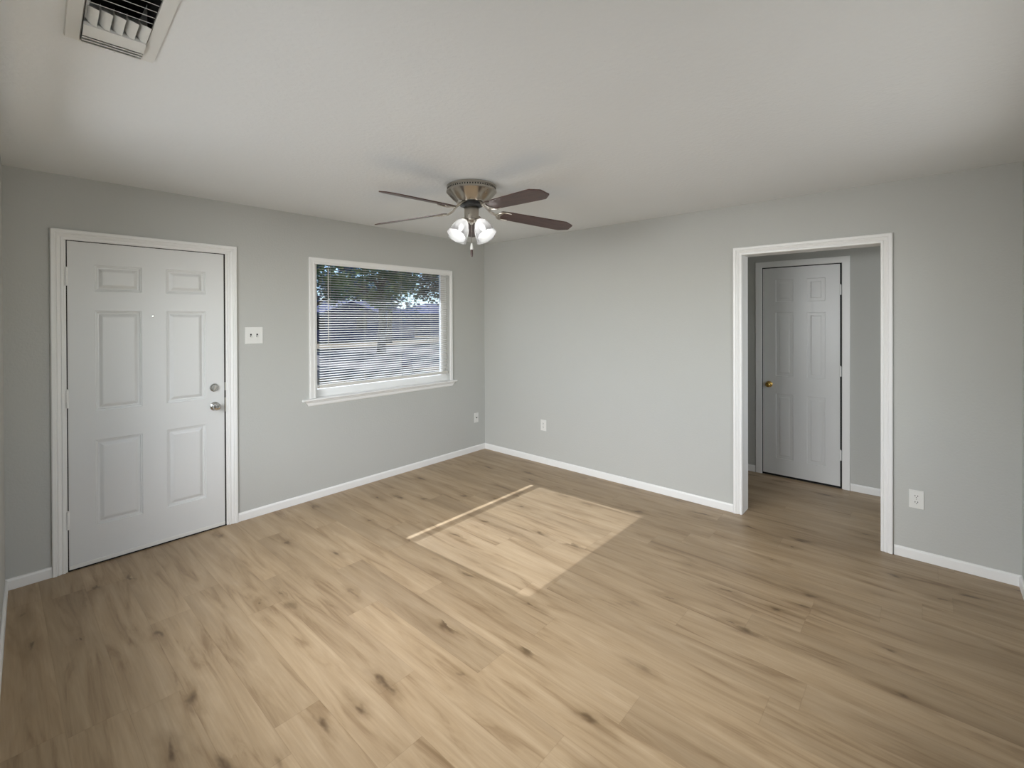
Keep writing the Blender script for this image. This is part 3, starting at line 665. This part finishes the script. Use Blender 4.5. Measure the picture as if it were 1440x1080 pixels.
# neighbour's house
MSID = paint('slate_siding', srgb(44, 50, 92), 0.7); MROOF = noisy('shingle_roof', srgb(40, 44, 80), srgb(50, 54, 92), 3.0)
def house(x0, x1, y0, y1, h, ridge, label, gables):
    t = tag(empty('house', ((x0 + x1) / 2, y0, GZ)), label, 'house'); o_ = -Vector(((x0 + x1) / 2, y0, GZ))
    MB().box(x0, x1, y0, y1, GZ, GZ + h).build('walls', MSID, t, loc=o_)
    mb = MB(); ym = (y0 + y1) / 2; v = [(x0 - .5, y0 - .6, GZ + h - .1), (x1 + .5, y0 - .6, GZ + h - .1), (x1 + .5, y1 + .6, GZ + h - .1), (x0 - .5, y1 + .6, GZ + h - .1), (x0 + 3, ym, GZ + ridge), (x1 - 3, ym, GZ + ridge)]
    v = [mb.bm.verts.new(p) for p in v]
    for f in ((0, 1, 5, 4), (1, 2, 5), (2, 3, 4, 5), (3, 0, 4), (0, 1, 2, 3)): mb.bm.faces.new([v[i] for i in f])
    mb.build('roof', MROOF, t, loc=o_)
    for (gx, gw, gh) in gables:
        mb = MB(); z = GZ + h - .15
        v = [mb.bm.verts.new(p) for p in ((gx - gw, y0 - .9, z), (gx + gw, y0 - .9, z), (gx, y0 - .9, z + gh), (gx - gw, ym, z), (gx + gw, ym, z), (gx, ym, z + gh))]
        for f in ((0, 1, 2), (3, 4, 5), (0, 2, 5, 3), (1, 2, 5, 4), (0, 1, 4, 3)): mb.bm.faces.new([v[i] for i in f])
        mb.build('gable', MROOF, t, loc=o_)
    for wx in [x0 + 3 + k * 4.4 for k in range(int((x1 - x0 - 4) / 4.4))]:
        wn = MB().box(wx, wx + 1.3, y0 - 0.06, y0, GZ + 1.0, GZ + 2.2).build('window', MSID, t, loc=o_)
        MB().box(wx + .08, wx + 1.22, y0 - 0.075, y0 - 0.061, GZ + 1.08, GZ + 2.12).build('pane', MDARK, wn)
house(12.5, 27, 36, 45, 2.75, 4.0, 'low slate-blue house across the street with a gabled roof, seen through the blind', [(19, 3.0, 1.1)])
house(30, 44, 37, 46, 2.7, 3.9, 'low slate-blue house across the street, partly behind the right window edge', [(34, 2.4, 0.9)])
# yard sign
ys = tag(empty('yard_sign', (5.87, 9.3, GZ)), 'small blue and red sign on two thin posts out in the front yard', 'sign'); ys.rotation_euler = (0, 0, R(-35))
MB().box(-0.19, 0.19, -0.012, 0.012, 0.42, 0.80).build('sign_panel', paint('sign_blue', srgb(16, 30, 82), 0.5), ys)
MB().box(-0.19, 0.19, -0.012, 0.012, 0.28, 0.42).build('lower_panel', paint('sign_red', srgb(92, 32, 30), 0.5), ys, label='dull red lower strip')
for s_ in (-1, 1): MB().box(s_ * 0.18 - 0.016, s_ * 0.18 + 0.016, -0.015, 0.015, 0, 0.42).build('post', MRUB, ys)
# trees
MBARK = noisy('bark', srgb(70, 60, 52), srgb(96, 84, 72), 8.0)
LEAVES = [leaf('leaves_olive', srgb(78, 98, 74), srgb(112, 122, 72)), leaf('leaves_haze_blue', srgb(58, 84, 112), srgb(82, 110, 134)), leaf('leaves_russet', srgb(92, 84, 82), srgb(114, 118, 80))]  # the blue of distant haze is mixed into these leaf colours
def tree(x, y, h, cr, z0, n, lf, size, label, seed):
    g = random.Random(seed)
    t = tag(empty('tree', (x, y, GZ)), label, 'tree', 'trees beyond the front window')
    mb = MB(); mb.tube([(0, 0, 0), (0.1, 0, h * 0.3), (0.0, 0.15, h * 0.6)], [0.28, 0.22, 0.12], 10)
    for k in range(7):
        a = g.uniform(0, 6.28); zz = h * g.uniform(0.3, 0.55)
        mb.tube([(0.05, 0.05, zz), (cr * .4 * math.cos(a), cr * .4 * math.sin(a), zz + cr * .3), (cr * .75 * math.cos(a), cr * .75 * math.sin(a), zz + cr * g.uniform(.2, .6))], [0.10, 0.06, 0.02], 7)
    mb.build('trunk', MBARK, t, True)
    bm = bmesh.new(); cl = [(g.gauss(0, cr * .45), g.gauss(0, cr * .45), g.uniform(z0, h), g.uniform(.35, .8) * cr * .4) for _ in range(38)]
    for i in range(n):
        c = cl[g.randrange(len(cl))]; d = Vector((g.gauss(0, 1), g.gauss(0, 1), g.gauss(0, .8))) * c[3] * 0.6
        p = Vector(c[:3]) + d; s_ = size * g.uniform(.5, 1.2)
        u = Vector((g.gauss(0, 1), g.gauss(0, 1), g.gauss(0, 1))).normalized(); v = u.orthogonal().normalized()
        bm.faces.new([bm.verts.new(p + u * s_), bm.verts.new(p + v * s_ * .5), bm.verts.new(p - u * s_), bm.verts.new(p - v * s_ * .5)])
    me = bpy.data.meshes.new('crown'); bm.to_mesh(me); bm.free(); ob = bpy.data.objects.new('crown', me); me.materials.append(LEAVES[lf]); col.objects.link(ob); ob.parent = t
for a in [
    (5.4, 16.5, 7.0, 2.5, 2.6, 7000, 0, 0.14, 'olive-green tree across the near yard, at the left of the window view', 1),
    (11.0, 18.5, 7.5, 2.6, 3.0, 7000, 0, 0.14, 'olive-green tree in the middle of the window view', 2),
    (17.0, 19.5, 7.0, 2.7, 3.2, 7000, 2, 0.14, 'russet tree at the right of the window view', 3),
    (9.5, 28.5, 9.0, 2.9, 2.6, 6000, 1, 0.2, 'blue-green shade tree behind the left olive tree', 4),
    (18.5, 28.5, 9.0, 3.1, 2.8, 6500, 1, 0.2, 'blue-green shade tree in front of the slate house', 5),
    (27.5, 28.5, 9.5, 3.3, 2.8, 6500, 1, 0.2, 'blue-green shade tree at the far right of the window view', 6),
    (15.0, 62.0, 12.0, 5.0, 2.0, 5000, 1, 0.4, 'tall tree rising behind the slate house', 8),
    (34.0, 63.0, 12.0, 5.2, 2.0, 5000, 1, 0.4, 'tall tree rising behind the right-hand house', 9)]:
    tree(*a)
